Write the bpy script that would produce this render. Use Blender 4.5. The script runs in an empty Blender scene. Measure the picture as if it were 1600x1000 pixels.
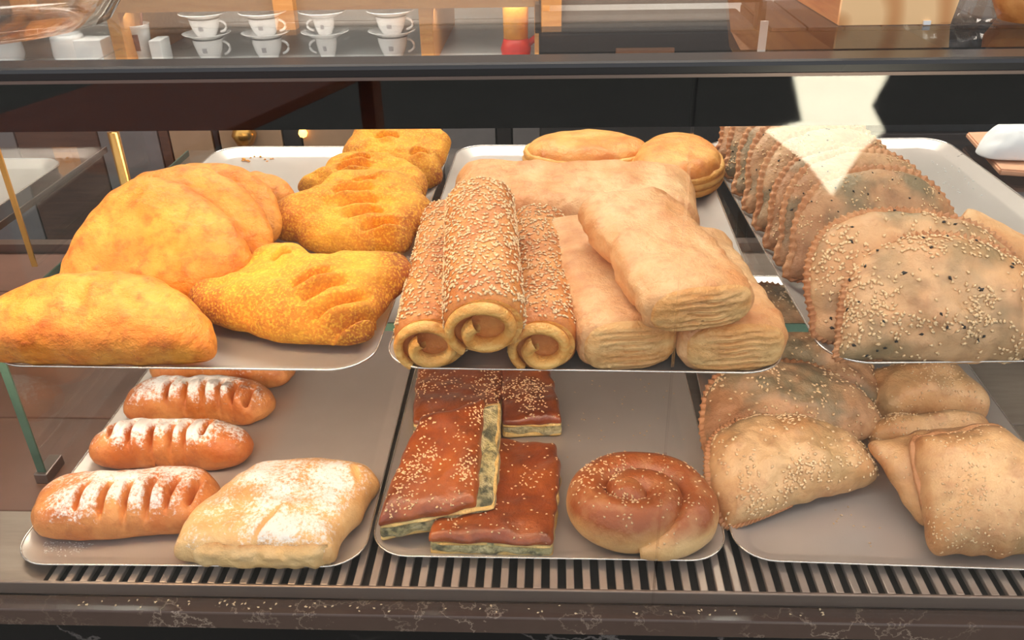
import bpy, bmesh, math, random
import numpy as np
from mathutils import Vector, Matrix, noise
from mathutils.geometry import tessellate_polygon
random.seed(7); rng = np.random.default_rng(7)
S = bpy.context.scene; COL = S.collection
# ------------------------------------------------------------------ camera, world, sun, lamps, exposure
F, PITCH, YAW, ROLL = 1353.8, .5147, .0514, -.0235
CAM = Vector((0, 0, 1.35))
_cy, _sy, _cp, _sp = math.cos(YAW), math.sin(YAW), math.cos(PITCH), math.sin(PITCH)
FWD = Vector((-_sy*_cp, _cy*_cp, -_sp)); R0 = Vector((_cy, _sy, 0)); U0 = R0.cross(FWD)
RT = R0*math.cos(ROLL) + U0*math.sin(ROLL); UP = -R0*math.sin(ROLL) + U0*math.cos(ROLL)
cd = bpy.data.cameras.new('camera'); cam = bpy.data.objects.new('camera', cd); COL.objects.link(cam)
cd.sensor_width = 36; cd.lens = F/1600*36; cd.clip_start = .02
m = Matrix((RT, UP, -FWD)).transposed().to_4x4(); m.translation = CAM; cam.matrix_world = m
S.camera = cam
S.view_settings.view_transform = 'Standard'; S.view_settings.look = 'None'
S.view_settings.exposure = 0.35; S.view_settings.gamma = 1; S.view_settings.use_curve_mapping = False
S.cycles.transparent_max_bounces = 32; S.cycles.max_bounces = 10; S.cycles.caustics_reflective = False
w = bpy.data.worlds.new('world'); S.world = w; w.use_nodes = True
wb = w.node_tree.nodes['Background']; wb.inputs[0].default_value = (.92, .95, 1, 1); wb.inputs[1].default_value = 1.05
sl = bpy.data.lights.new('sun', 'SUN'); sl.energy = 210; sl.angle = .003; sl.color = (1, .95, .84)
so = bpy.data.objects.new('sun', sl); COL.objects.link(so)
SUN = Vector((.10, -.62, -.78)).normalized()          # direction the light travels
so.rotation_euler = SUN.to_track_quat('-Z', 'Y').to_euler()
def area(name, loc, aim, sx, sy, power, col):
    l = bpy.data.lights.new(name, 'AREA'); l.shape = 'RECTANGLE'; l.size = sx; l.size_y = sy; l.energy = power; l.color = col
    o = bpy.data.objects.new(name, l); COL.objects.link(o); o.location = loc
    o.rotation_euler = (Vector(aim)-Vector(loc)).to_track_quat('-Z', 'Y').to_euler(); return o
area('case_lamp', (-.42, .567, 1.194), (-.42, .83, .95), .5, .03, 1.7, (1, .70, .38))
area('case_lamp', (.35, .567, 1.194), (.35, .83, .95), .9, .03, .8, (1, .84, .70))
area('deck_lamp', (-.25, .615, .945), (-.25, .85, .76), .7, .02, .9, (1, .74, .52))
area('deck_lamp', (.4, .615, .945), (.4, .85, .76), .5, .02, .35, (1, .88, .78))
area('ceiling_lamp', (-.2, 1.9, 2.5), (-.2, 2.0, 0), 2.6, .6, 70, (1, .92, .82))
area('rack_fill', (-.45, 2.17, .985), (-.45, 2.24, .8), 1.6, .06, 2.4, (1, .93, .84))  # added fill to brighten the cups, no lamp is seen there

# ------------------------------------------------------------------ helpers
def ray(px, py): return (FWD + RT*((px-800)/F) + UP*((500-py)/F))
def at_z(px, py, z):
    d = ray(px, py); return CAM + d*((z-CAM.z)/d.z)
def at_y(px, py, y):
    d = ray(px, py); return CAM + d*(y/d.y)
def tag(o, label=None, cat=None, group=None, kind=None):
    for k, v in (('label', label), ('category', cat), ('group', group), ('kind', kind)):
        if v: o[k] = v
    return o
def empty(name, loc=(0, 0, 0), rz=0):
    o = bpy.data.objects.new(name, None); o.empty_display_size = .05; COL.objects.link(o); o.location = loc; o.rotation_euler = (0, 0, rz); return o
def link(name, me, mats, parent=None, smooth=True):
    o = bpy.data.objects.new(name, me); COL.objects.link(o)
    if not isinstance(mats, (list, tuple)): mats = [mats]
    if len(me.materials) == 0:
        for x in mats: me.materials.append(x)
    if smooth: me.polygons.foreach_set('use_smooth', [True]*len(me.polygons))
    if parent: o.parent = parent
    return o
def pyd(name, v, f, mats, parent=None, smooth=True):
    me = bpy.data.meshes.new(name); me.from_pydata([tuple(map(float, p)) for p in v], [], f); me.update()
    return link(name, me, mats, parent, smooth)
def bmo(name, bm, mats, parent=None, smooth=False):
    me = bpy.data.meshes.new(name); bmesh.ops.recalc_face_normals(bm, faces=bm.faces); bm.to_mesh(me); bm.free(); return link(name, me, mats, parent, smooth)
def addbox(bm, x0, x1, y0, y1, z0, z1, bev=0):
    r = bmesh.ops.create_cube(bm, size=1); vs = r['verts']
    for v in vs: v.co = Vector(((x0+x1)/2+v.co.x*(x1-x0), (y0+y1)/2+v.co.y*(y1-y0), (z0+z1)/2+v.co.z*(z1-z0)))
    if bev:
        es = list({e for v in vs for e in v.link_edges}); bmesh.ops.bevel(bm, geom=es, offset=bev, segments=2, affect='EDGES', profile=.5)
def box(name, x0, x1, y0, y1, z0, z1, mat, parent=None, bev=0):
    bm = bmesh.new(); addbox(bm, x0, x1, y0, y1, z0, z1, bev); return bmo(name, bm, mat, parent)
def lathe(name, prof, mat, parent=None, n=40, a0=0, a1=2*math.pi):
    full = abs(a1-a0-2*math.pi) < 1e-6; k = n if full else n+1
    v = [(r*math.cos(a0+(a1-a0)*j/n), r*math.sin(a0+(a1-a0)*j/n), z) for r, z in prof for j in range(k)]
    f = [(i*k+j, i*k+(j+1) % k, (i+1)*k+(j+1) % k, (i+1)*k+j) for i in range(len(prof)-1) for j in range(n)]
    return pyd(name, v, f, mat, parent)
def tubemesh(path, rad, nv=12, sx=1, sz=1, cap=True):
    path = [Vector(p) for p in path]; n = len(path); V = []; Fc = []
    rad = rad if hasattr(rad, '__len__') else [rad]*n
    for i, p in enumerate(path):
        t = (path[min(i+1, n-1)]-path[max(i-1, 0)]).normalized()
        a = Vector((0, 0, 1)).cross(t)
        a = a.normalized() if a.length > 1e-4 else Vector((1, 0, 0)); b = t.cross(a)
        for j in range(nv):
            q = 2*math.pi*j/nv; V.append(p + a*(rad[i]*sx*math.cos(q)) + b*(rad[i]*sz*math.sin(q)))
    for i in range(n-1):
        for j in range(nv): Fc.append((i*nv+j, i*nv+(j+1) % nv, (i+1)*nv+(j+1) % nv, (i+1)*nv+j))
    if cap: Fc += [tuple(range(nv))[::-1], tuple((n-1)*nv+j for j in range(nv))]
    return V, Fc
def tube(name, path, rad, mat, parent=None, nv=12, **k):
    v, f = tubemesh(path, rad, nv, **k); return pyd(name, v, f, mat, parent)
def catmull(pts, n):
    P = np.array(pts, float); k = len(P); seg = np.linalg.norm(np.roll(P, -1, 0)-P, axis=1); c = np.concatenate([[0], np.cumsum(seg)])
    out = []
    for s in np.linspace(0, c[-1], n, endpoint=False):
        i = min(np.searchsorted(c, s, 'right')-1, k-1); t = (s-c[i])/max(seg[i], 1e-9)
        a, b, d, e = P[i-1], P[i], P[(i+1) % k], P[(i+2) % k]
        out.append(.5*((2*b)+(-a+d)*t+(2*a-5*b+4*d-e)*t*t+(-a+3*b-3*d+e)*t**3))
    return np.array(out)

# ------------------------------------------------------------------ materials
def newmat(name):
    mt = bpy.data.materials.new(name); mt.use_nodes = True; nt = mt.node_tree; return mt, nt, nt.nodes['Principled BSDF']
def N(nt, typ, **kw):
    n = nt.nodes.new(typ)
    for k, v in kw.items():
        if isinstance(k, str) and hasattr(n, k): setattr(n, k, v)
    return n
def mathn(nt, op, a, b=None, clamp=False):
    n = nt.nodes.new('ShaderNodeMath'); n.operation = op; n.use_clamp = clamp
    for i, x in enumerate((a, b)):
        if x is None: continue
        if isinstance(x, (int, float)): n.inputs[i].default_value = x
        else: nt.links.new(x, n.inputs[i])
    return n.outputs[0]
def mixc(nt, fac, a, b):
    n = nt.nodes.new('ShaderNodeMix'); n.data_type = 'RGBA'
    for i, x in ((0, fac), (6, a), (7, b)):
        if isinstance(x, (int, float)): n.inputs[i].default_value = x
        elif isinstance(x, tuple): n.inputs[i].default_value = (*x, 1)
        else: nt.links.new(x, n.inputs[i])
    return n.outputs[2]
def rampn(nt, fac, lo, hi):
    n = nt.nodes.new('ShaderNodeMapRange'); n.inputs[1].default_value = lo; n.inputs[2].default_value = hi; nt.links.new(fac, n.inputs[0]); return n.outputs[0]
def noisen(nt, vec, scale, detail=4, rough=.6):
    n = nt.nodes.new('ShaderNodeTexNoise'); n.inputs['Scale'].default_value = scale; n.inputs['Detail'].default_value = detail; n.inputs['Roughness'].default_value = rough
    nt.links.new(vec, n.inputs['Vector']); return n.outputs['Fac']
def sc(c):                                               # sRGB 0-255 -> linear
    return tuple(((x/255+.055)/1.055)**2.4 if x > 10 else x/255/12.92 for x in c)
def coords(nt):
    tc = N(nt, 'ShaderNodeTexCoord'); oi = N(nt, 'ShaderNodeObjectInfo'); mp = N(nt, 'ShaderNodeVectorMath'); mp.operation = 'ADD'
    s = N(nt, 'ShaderNodeVectorMath'); s.operation = 'SCALE'; s.inputs['Scale'].default_value = 9.0
    cb = N(nt, 'ShaderNodeCombineXYZ'); nt.links.new(oi.outputs['Random'], cb.inputs[0]); nt.links.new(oi.outputs['Random'], cb.inputs[1])
    nt.links.new(cb.outputs[0], s.inputs[0]); nt.links.new(tc.outputs['Object'], mp.inputs[0]); nt.links.new(s.outputs[0], mp.inputs[1]); return mp.outputs[0]
def dough(name, light, mid, dark, scale=16, rough=.55, bump=.5, fine=160, spots=.5, streak=None, stain=None, grain=0, coat=0):
    mt, nt, b = newmat(name); v = coords(nt)
    if streak:
        sv = N(nt, 'ShaderNodeVectorMath'); sv.operation = 'MULTIPLY'; sv.inputs[1].default_value = streak; nt.links.new(v, sv.inputs[0]); vs = sv.outputs[0]
    else: vs = v
    n1 = noisen(nt, vs, scale, 5, .62); n2 = noisen(nt, v, scale*3.2, 5, .65); n3 = noisen(nt, v, fine, 4, .7)
    c = mixc(nt, rampn(nt, n1, .38, .62), sc(light), sc(mid))
    at = N(nt, 'ShaderNodeAttribute', attribute_name='tone').outputs['Fac']
    k = mathn(nt, 'ADD', mathn(nt, 'MULTIPLY', rampn(nt, n2, .47, .70), spots), mathn(nt, 'MULTIPLY', at, mathn(nt, 'ADD', mathn(nt, 'MULTIPLY', n2, 1.0), .5)), True)
    c = mixc(nt, k, c, sc(dark))
    if stain: c = mixc(nt, mathn(nt, 'MULTIPLY', rampn(nt, noisen(nt, v, scale*1.6, 3, .5), .50, .66), .75), c, sc(stain))
    if grain: c = mixc(nt, mathn(nt, 'MULTIPLY', rampn(nt, noisen(nt, v, 420, 2, .5), .50, .62), grain), c, sc(tuple(min(255, x*1.12+8) for x in light)))
    d = N(nt, 'ShaderNodeAttribute', attribute_name='dust').outputs['Fac']
    dn = mathn(nt, 'ADD', mathn(nt, 'MULTIPLY', noisen(nt, v, 260, 3, .75), 1.0), mathn(nt, 'MULTIPLY', noisen(nt, v, 30, 3, .6), .6))
    dm = rampn(nt, mathn(nt, 'ADD', dn, mathn(nt, 'MULTIPLY', d, .62)), 1.08, 1.30)
    dm = mathn(nt, 'MULTIPLY', dm, mathn(nt, 'GREATER_THAN', d, .02), True)
    c = mixc(nt, mathn(nt, 'MULTIPLY', dm, .9), c, (.9, .88, .86))
    nt.links.new(c, b.inputs['Base Color']); b.inputs['Roughness'].default_value = rough
    b.inputs['Coat Weight'].default_value = coat; b.inputs['Coat Roughness'].default_value = .25
    bp = N(nt, 'ShaderNodeBump'); bp.inputs['Strength'].default_value = bump; bp.inputs['Distance'].default_value = .006
    h = mathn(nt, 'ADD', mathn(nt, 'MULTIPLY', n3, .35), n2); nt.links.new(h, bp.inputs['Height']); nt.links.new(bp.outputs[0], b.inputs['Normal'])
    return mt
def plain(name, col, rough=.5, metal=0, var=0, scale=20, bump=0, dark=None, emit=0, spec=.5, aniso=None):
    mt, nt, b = newmat(name); b.inputs['Roughness'].default_value = rough; b.inputs['Metallic'].default_value = metal; b.inputs['Specular IOR Level'].default_value = spec
    b.inputs['Base Color'].default_value = (*sc(col), 1)
    if var or bump:
        v = coords(nt)
        if aniso:
            sv = N(nt, 'ShaderNodeVectorMath'); sv.operation = 'MULTIPLY'; sv.inputs[1].default_value = aniso; nt.links.new(v, sv.inputs[0]); v = sv.outputs[0]
        n = noisen(nt, v, scale, 6, .65)
        dk = sc(dark) if dark else tuple(x*.5 for x in sc(col))
        nt.links.new(mixc(nt, mathn(nt, 'MULTIPLY', rampn(nt, n, .42, .72), var), sc(col), dk), b.inputs['Base Color'])
        if bump:
            bp = N(nt, 'ShaderNodeBump'); bp.inputs['Strength'].default_value = bump; bp.inputs['Distance'].default_value = .003; nt.links.new(n, bp.inputs['Height']); nt.links.new(bp.outputs[0], b.inputs['Normal'])
    if emit: b.inputs['Emission Color'].default_value = (*sc(col), 1); b.inputs['Emission Strength'].default_value = emit
    return mt
def glassmat(name, tint=(1, 1, 1), ior=1.45, extra=0.0):
    mt = bpy.data.materials.new(name); mt.use_nodes = True; nt = mt.node_tree; nt.nodes.clear()
    out = N(nt, 'ShaderNodeOutputMaterial'); mx = N(nt, 'ShaderNodeMixShader'); t = N(nt, 'ShaderNodeBsdfTransparent'); g = N(nt, 'ShaderNodeBsdfGlossy')
    fr = N(nt, 'ShaderNodeFresnel'); fr.inputs['IOR'].default_value = ior; g.inputs['Roughness'].default_value = 0.0; t.inputs[0].default_value = (*tint, 1)
    # on the inner side of a face the Fresnel node sees the reciprocal index: use the same thin-pane value on both
    ge = N(nt, 'ShaderNodeNewGeometry'); mp = N(nt, 'ShaderNodeMix'); mp.data_type = 'FLOAT'
    mp.inputs[2].default_value = ior; mp.inputs[3].default_value = 1/ior
    nt.links.new(ge.outputs['Backfacing'], mp.inputs[0]); nt.links.new(mp.outputs[0], fr.inputs['IOR'])
    nt.links.new(fr.outputs[0], mx.inputs[0]); nt.links.new(t.outputs[0], mx.inputs[1]); nt.links.new(g.outputs[0], mx.inputs[2]); nt.links.new(mx.outputs[0], out.inputs[0]); return mt
def marble(name, base, vein, rough=.15, scale=5):
    mt, nt, b = newmat(name); v = coords(nt)
    n = noisen(nt, v, scale, 8, .6); r = mathn(nt, 'ABSOLUTE', mathn(nt, 'SUBTRACT', n, .5)); k = rampn(nt, r, .009, .0)
    n2 = noisen(nt, v, scale*.6, 4, .6); r2 = mathn(nt, 'MULTIPLY', k, rampn(nt, n2, .42, .62))
    c = mixc(nt, mathn(nt, 'MULTIPLY', noisen(nt, v, scale*3, 6, .7), .5), sc(base), tuple(x*1.7 for x in sc(base)))
    nt.links.new(mixc(nt, mathn(nt, 'MULTIPLY', r2, .7, True), c, sc(vein)), b.inputs['Base Color']); b.inputs['Roughness'].default_value = rough; return mt
def wood(name, c1, c2, scale=9, rough=.45, axis=(1, 12, 12)):
    mt, nt, b = newmat(name); v = coords(nt); sv = N(nt, 'ShaderNodeVectorMath'); sv.operation = 'MULTIPLY'; sv.inputs[1].default_value = axis; nt.links.new(v, sv.inputs[0])
    n = noisen(nt, sv.outputs[0], scale, 6, .6); nt.links.new(mixc(nt, rampn(nt, n, .35, .7), sc(c1), sc(c2)), b.inputs['Base Color']); b.inputs['Roughness'].default_value = rough; return mt
def traymat():
    mt, nt, b = newmat('tray_aluminium'); v = coords(nt); b.inputs['Metallic'].default_value = .45
    n = noisen(nt, v, 7, 4, .6); n2 = noisen(nt, v, 120, 3, .6); sm = rampn(nt, noisen(nt, v, 70, 4, .7), .64, .74)
    c = mixc(nt, n, sc((214, 203, 195)), sc((180, 168, 160))); c = mixc(nt, mathn(nt, 'MULTIPLY', sm, .14), c, sc((110, 92, 76)))
    nt.links.new(c, b.inputs['Base Color']); nt.links.new(mathn(nt, 'ADD', mathn(nt, 'MULTIPLY', n, .14), mathn(nt, 'ADD', mathn(nt, 'MULTIPLY', n2, .08), .2)), b.inputs['Roughness']); return mt
M = dict(
    turnover=dough('turnover_dough', (244, 164, 66), (234, 134, 40), (186, 80, 20), 24, .5, .7, spots=.6),
    corn=dough('corn_dusted_dough', (244, 170, 48), (230, 136, 30), (140, 58, 16), 18, .7, .8, 300, spots=.3, grain=.5),
    sesame_roll=dough('sesame_roll_dough', (218, 146, 76), (196, 114, 50), (156, 76, 28), 22, .5, .5, spots=.4),
    puff=dough('plain_puff_dough', (234, 186, 134), (216, 150, 92), (188, 106, 52), 16, .5, .7, spots=.45, streak=(1, .35, 1)),
    bun=dough('round_puff_dough', (238, 172, 90), (222, 132, 54), (174, 80, 26), 16, .45, .6, spots=.4),
    layer=dough('flaky_layers', (244, 194, 112), (232, 160, 72), (184, 100, 36), 12, .55, 1.0, 90, spots=.35, streak=(1, 1, 14)),
    puff_layer=dough('puff_layers', (236, 190, 128), (220, 156, 88), (186, 112, 52), 14, .55, .9, 90, spots=.4, streak=(1, 1, 6)),
    herb=dough('herb_dough', (222, 176, 130), (204, 150, 100), (176, 104, 54), 11, .5, .5, spots=.45, stain=(138, 122, 88)),
    rim=dough('crimped_rim_dough', (212, 156, 108), (188, 124, 78), (150, 88, 46), 20, .55, .5, spots=.35),
    brown_herb=dough('browned_herb_dough', (208, 162, 118), (180, 126, 84), (140, 86, 50), 13, .5, .6, spots=.55, stain=(122, 114, 86)),
    pale=dough('pale_dough', (222, 178, 128), (202, 146, 92), (166, 98, 50), 13, .42, .6, spots=.5, stain=(178, 144, 96)),
    strudel=dough('glazed_strudel_dough', (228, 158, 92), (204, 116, 56), (154, 72, 26), 16, .45, .5, spots=.45),
    cream_cake=dough('cream_pastry_dough', (238, 196, 138), (222, 164, 98), (188, 116, 54), 13, .5, .7, spots=.35),
    cream=dough('custard_cream', (234, 200, 150), (222, 180, 120), (190, 132, 72), 20, .5, .6, spots=.3),
    pie=dough('glazed_pie_crust', (168, 86, 34), (132, 58, 24), (80, 32, 14), 14, .3, .35, spots=.5, coat=.3),
    spinach=dough('spinach_and_cheese', (228, 214, 168), (196, 180, 124), (40, 46, 32), 40, .5, 1.4, 90, spots=.75, streak=(1, 1, 3.4), stain=(70, 74, 58)),
    pie_base=dough('pale_pie_layers', (232, 200, 132), (212, 168, 92), (168, 110, 50), 20, .5, .9, spots=.4, streak=(1, 1, 6)),
    spiral=dough('spiral_bun_dough', (236, 194, 136), (222, 166, 104), (156, 80, 34), 12, .4, .5, spots=.2, coat=.15),
    seed=plain('sesame', (238, 204, 160), .5, var=.5, scale=300, dark=(222, 176, 116)), black_seed=plain('black_seed', (38, 32, 30), .5),
    tray=traymat(), rim_metal=plain('tray_rim_metal', (226, 220, 214), .22, .9),
    steel=plain('steel_deck', (150, 134, 122), .38, .75, var=.5, scale=6, dark=(112, 92, 80), aniso=(1, 8, 1)),
    deck_brown=plain('deck_plate_brown', (104, 72, 58), .5, .1, var=.6, scale=9, dark=(76, 52, 42)),
    slat=plain('slat_metal', (190, 172, 160), .35, .6, var=.2), dark=plain('dark_void', (28, 22, 22), .6), void=plain('duct_floor', (84, 70, 64), .6),
    glass=glassmat('clear_pane', (.985, .995, .99)), glass_top=glassmat('top_pane', (.93, .96, .95)), green=plain('green_glass_edge', (62, 86, 74), .12, 0, var=.5, scale=40, dark=(34, 52, 46)),
    black_panel=plain('black_printed_panel', (14, 11, 13), .03, 0, spec=.3), profile=plain('black_profile', (40, 38, 38), .25, .3, spec=.6),
    lip=plain('brushed_lip', (140, 122, 112), .35, .7), edge=plain('bare_metal_edge', (128, 112, 104), .3, .8),
    marble_ledge=marble('brown_marble', (74, 58, 50), (170, 150, 132), .2, 14), marble_black=marble('black_marble', (14, 12, 13), (120, 112, 108), .1, 4),
    marble_grey=marble('grey_marble', (196, 194, 192), (120, 116, 116), .3, 3),
    wood=wood('oak_frame', (222, 158, 92), (196, 124, 62)), wood_block=wood('block_wood', (206, 138, 76), (164, 92, 42), 6, .5, (14, 1, 14)),
    cabinet_brown=wood('brown_cabinet', (96, 66, 50), (72, 48, 38)), cabinet_tan=plain('tan_cabinet', (168, 134, 104), .5, var=.2), cabinet_grey=plain('grey_cabinet', (116, 110, 108), .5, var=.3),
    china=plain('white_china', (236, 232, 230), .15), print_grey=plain('grey_print', (172, 166, 168), .5), black=plain('black_leather', (22, 20, 24), .55, var=.2, scale=200, bump=.3), black_gloss=plain('black_plastic', (30, 26, 26), .3),
    white=plain('white_card', (236, 234, 232), .6), kraft=plain('kraft_paper', (214, 158, 124), .8, var=.25, scale=30, dark=(190, 134, 100), bump=.2), tissue=plain('white_tissue', (220, 216, 216), .8, var=.1),
    brass=plain('brass', (214, 160, 84), .25, .9), bulb=plain('warm_bulb', (255, 190, 90), .3, emit=4), red=plain('red_plastic', (214, 50, 40), .4), orange=plain('orange_juice', (232, 158, 54), .3), choc=plain('brown_card', (122, 66, 46), .6),
    tan=plain('tan_leather', (164, 110, 78), .6, var=.2), bag=glassmat('plastic_film', (.93, .92, .91), 1.5),
    plaster=plain('plaster_wall', (214, 200, 184), .8, var=.1), darkwall=plain('dark_reflection_band', (40, 34, 33), .7), lowwall=plain('low_wall', (128, 112, 100), .7, var=.2), midwall=plain('mid_wall', (128, 116, 108), .7), pave=plain('stone_paving', (128, 125, 114), .8, var=.25, scale=3), floor=plain('shop_floor', (92, 80, 74), .5), sun_mask=plain('sun_mask_render', (170, 160, 150), .9),
    dark_wood=wood('dark_stained_wood', (62, 48, 44), (40, 32, 32)), table=wood('brown_table', (190, 96, 46), (150, 70, 34)), crumb=plain('crumb', (236, 208, 168), .8),
)
# end grain with growth rings
mt, nt, b = newmat('end_grain'); tcv = N(nt, 'ShaderNodeTexCoord').outputs['Object']
wv = N(nt, 'ShaderNodeTexWave', wave_type='RINGS', rings_direction='Y'); wv.inputs['Scale'].default_value = 9; wv.inputs['Distortion'].default_value = 3; nt.links.new(tcv, wv.inputs[0])
nt.links.new(mixc(nt, mathn(nt, 'MULTIPLY', rampn(nt, wv.outputs['Fac'], .0, .5), 1), sc((216, 152, 94)), sc((252, 204, 146))), b.inputs['Base Color']); b.inputs['Roughness'].default_value = .6; M['end_grain'] = mt

# ------------------------------------------------------------------ heights of the case
ZU, ZUS = .9612, .960          # upper tray floor / shelf top
ZL, ZD = .7672, .766           # lower tray floor / deck
YG = .538                     # front glass
ZT = 1.229                    # glass counter top
XL, XR = -1.35, 1.25
# ------------------------------------------------------------------ setting: street, shop shell
tag(box('ground', -14, 14, -14, YG+.0, -.1, 0, M['pave']), kind='structure')
tag(box('floor', -4, 4, YG, 4.2, -.1, 0, M['floor']), kind='structure')
tag(box('wall_back', -4, 4, 2.72, 2.8, 0, 1.62, M['lowwall']), kind='structure')
tag(box('trim_9', -4, 4, 2.715, 2.8, 1.62, 1.98, M['darkwall']), kind='structure')  # unseen dark band added to darken what the glass top mirrors
tag(box('wall_upper', -4, 4, 2.72, 2.8, 1.98, 2.7, M['midwall']), kind='structure')
tag(box('ceiling', -4, 4, .9, 2.8, 2.7, 2.8, M['plaster']), kind='structure')
tag(box('wall_left', -4.1, -4, .9, 2.8, 0, 2.7, M['plaster']), kind='structure')
tag(box('wall_right', 4, 4.1, .9, 2.8, 0, 2.7, M['plaster']), kind='structure')
for i in range(7):
    x = -2.4+i*.8
    tag(box('trim_%d' % (i+1), x-.03, x+.03, 2.68, 2.72, .9, 1.62, M['wood']), kind='structure')
# facade added out of view to shade the street; hole shaped for the sun patch
def sun_mask():
    def up(px, py):           # where the sun ray that ends at a street point seen mirrored in the pane crosses the facade
        d = ray(px, py); d = Vector((d.x, d.y, d.z)); p = CAM + d*(YG/d.y); d.y = -d.y; g = p + d*(-p.z/d.z)
        return g - SUN*((2.85-g.y)/-SUN.y)
    hole = [up(*p) for p in ((1232, 92), (1398, 98), (1362, 165), (1382, 205), (1345, 235), (1300, 306), (1262, 255), (1190, 200), (1250, 185))]
    out = [Vector((x, z, 0)) for x, z in ((-16, 2.75), (16, 2.75), (16, 26), (-16, 26))]; hv = [Vector((p.x, p.z, 0)) for p in hole]
    tri = tessellate_polygon([out, hv]); bm = bmesh.new(); vs = [bm.verts.new((p.x, 2.85, p.y)) for p in out+hv]
    for t in tri: bm.faces.new([vs[i] for i in t])
    r = bmesh.ops.extrude_face_region(bm, geom=list(bm.faces)); bmesh.ops.translate(bm, vec=(0, .05, 0), verts=[v for v in r['geom'] if isinstance(v, bmesh.types.BMVert)])
    tag(bmo('wall_sun_mask', bm, M['sun_mask']), kind='structure')
sun_mask()
# brown table standing in the street: the front pane mirrors it
tb = tag(empty('street_table', (-.95, -1.25, 0), .35), 'brown wooden table in the street, mirrored at the left of the black band', 'table')
box('tabletop', -.35, .3, -.5, .55, .72, .75, M['table'], tb, .004)
for x, y in ((-.3, -.45), (.25, -.45), (-.3, .5), (.25, .5)): box('leg', x-.025, x+.025, y-.025, y+.025, 0, .72, M['table'], tb)

# ------------------------------------------------------------------ display case
case = tag(empty('display_case', (0, YG, 0)), 'glass fronted bakery display case with steel deck, front grille and marble ledge', 'display case')
def cbox(name, *a, **k):
    a = list(a); a[2] -= YG; a[3] -= YG; return box(name, *a[:6], a[6], k.get('parent', case), k.get('bev', 0))
YB = 1.27
seam_x = at_y(1082, 200, YG).x
xs = [XL, -.95, -.72, -.502, -.16, .16, .5, .85, XR]
for i in range(len(xs)-1):
    for y0, y1 in ((.642, .798), (.8, .956), (.958, 1.114), (1.116, YB)):
        cbox('deck_plate', xs[i]+.001, xs[i+1]-.001, y0, y1, ZD-.012, ZD, M['deck_brown'] if xs[i+1] < -.49 else M['steel'], bev=.0015)
cbox('deck_substructure', XL, XR, YG+.012, YB, ZD-.06, ZD-.024, M['void'])
cbox('base_cabinet', XL, XR, YG+.03, YB, .1, ZD-.062, M['dark'])
# grille: slats are parts; the lip and the ledge lie in front
YF = at_z(800, 922, ZD).y; ZLIP = at_y(800, 940, YF).z; YLE = at_z(800, 966, ZLIP).y
gx0 = at_z(78, 900, ZD).x; n = 84; pitch = .0147
for i in range(n):
    x = gx0+i*pitch
    if x > XR-.02: break
    if i == 0: me = cbox('slat', x, x+.0072, YF+.003, .642, ZD-.006, ZD-.0005, M['slat'], bev=.001)
    else:
        o = me.copy(); o.location.x = i*pitch; COL.objects.link(o)
cbox('grille_end_plate', XL, gx0-.004, YF+.003, .641, ZD-.006, ZD-.0005, M['steel'])
cbox('grille_front_lip', XL, XR, YF-.0005, YF+.003, ZLIP, ZD+.0005, M['lip'], bev=.0012)
cbox('marble_ledge', XL, XR, YLE, YF-.0006, ZLIP-.02, ZLIP, M['marble_ledge'], bev=.0015)
cbox('marble_front', XL, XR, YLE+.002, YF, .05, ZLIP-.0205, M['marble_black'])
# panes
for x0, x1 in ((XL, seam_x-.0006), (seam_x+.0006, XR)): cbox('front_pane', x0, x1, YG-.003, YG+.003, ZLIP+.0005, ZT-.012, M['glass'])
cbox('black_panel', XL, XR, YG+.0065, YG+.013, at_y(800, 205, YG).z, ZT-.009, M['black_panel'])
cbox('top_profile', XL, XR, YG-.012, YG+.014, ZT-.0105, ZT-.0005, M['profile'], bev=.003)
cbox('profile_edge', XL, XR, YG-.0128, YG-.0118, ZT-.0098, ZT-.0078, M['edge'])
cbox('top_pane', XL, XR, YG+.014, YB, ZT-.008, ZT, M['glass_top'])
for x in (XL+.01, XR-.01): cbox('side_pane', x-.004, x+.004, YG+.02, YB, ZD, ZT-.009, M['glass'])
for x in (XL, XR-.02): cbox('rear_post', x, x+.02, YB-.02, YB, ZD, ZT-.009, M['edge'])
cbox('rear_sill', XL, XR, YB-.02, YB, ZD, ZD+.015, M['edge'])
for s in range(2): cbox('lamp_housing', (-.68, -.11)[s], (-.16, .81)[s], .553, .582, 1.1965, 1.206, M['profile'])

def pane_thing(name, label, x0, x1, y0, y1, z0, z1, em='green'):
    o = tag(empty(name, ((x0+x1)/2, y0, z0)), label, 'shelf')
    a, d, h = (x1-x0)/2, y1-y0, z1-z0
    box('pane', -a, a, 0, d, 0, h, M['glass'], o)
    e = .0018
    box('polished_edge', -a-e, -a, 0, d, 0, h, M[em], o); box('polished_edge', -a, a, -e, 0, 0, h, M[em], o); box('polished_edge', a, a+e, 0, d, 0, h, M[em], o)
    return o
xl = at_z(100, 407, ZUS).x
shelf = pane_thing('glass_shelf', 'clear glass shelf under the three upper pastry trays', xl, 1.0, at_z(1245, 505, ZUS).y, 1.18, ZUS-.008, ZUS)
lshelf = pane_thing('glass_shelf', 'clear glass shelf in the left bay with an empty tray on it', XL+.03, at_z(100, 275, ZUS).x, .66, 1.2, ZUS-.008, ZUS, 'edge')
p = at_z(70, 752, ZD); yd = p.y
dv = tag(empty('glass_divider', (p.x, yd, ZD)), 'upright glass divider with green edge under the left end of the shelf', 'divider')
box('pane', -.003, .003, .002, .5, .006, ZUS-.0085-ZD, M['glass'], dv)
box('green_edge', -.0042, .0042, 0, .002, .006, ZUS-.0085-ZD, M['green'], dv); box('metal_foot', -.007, .007, -.004, .03, 0, .012, M['edge'], dv, .001)
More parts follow.
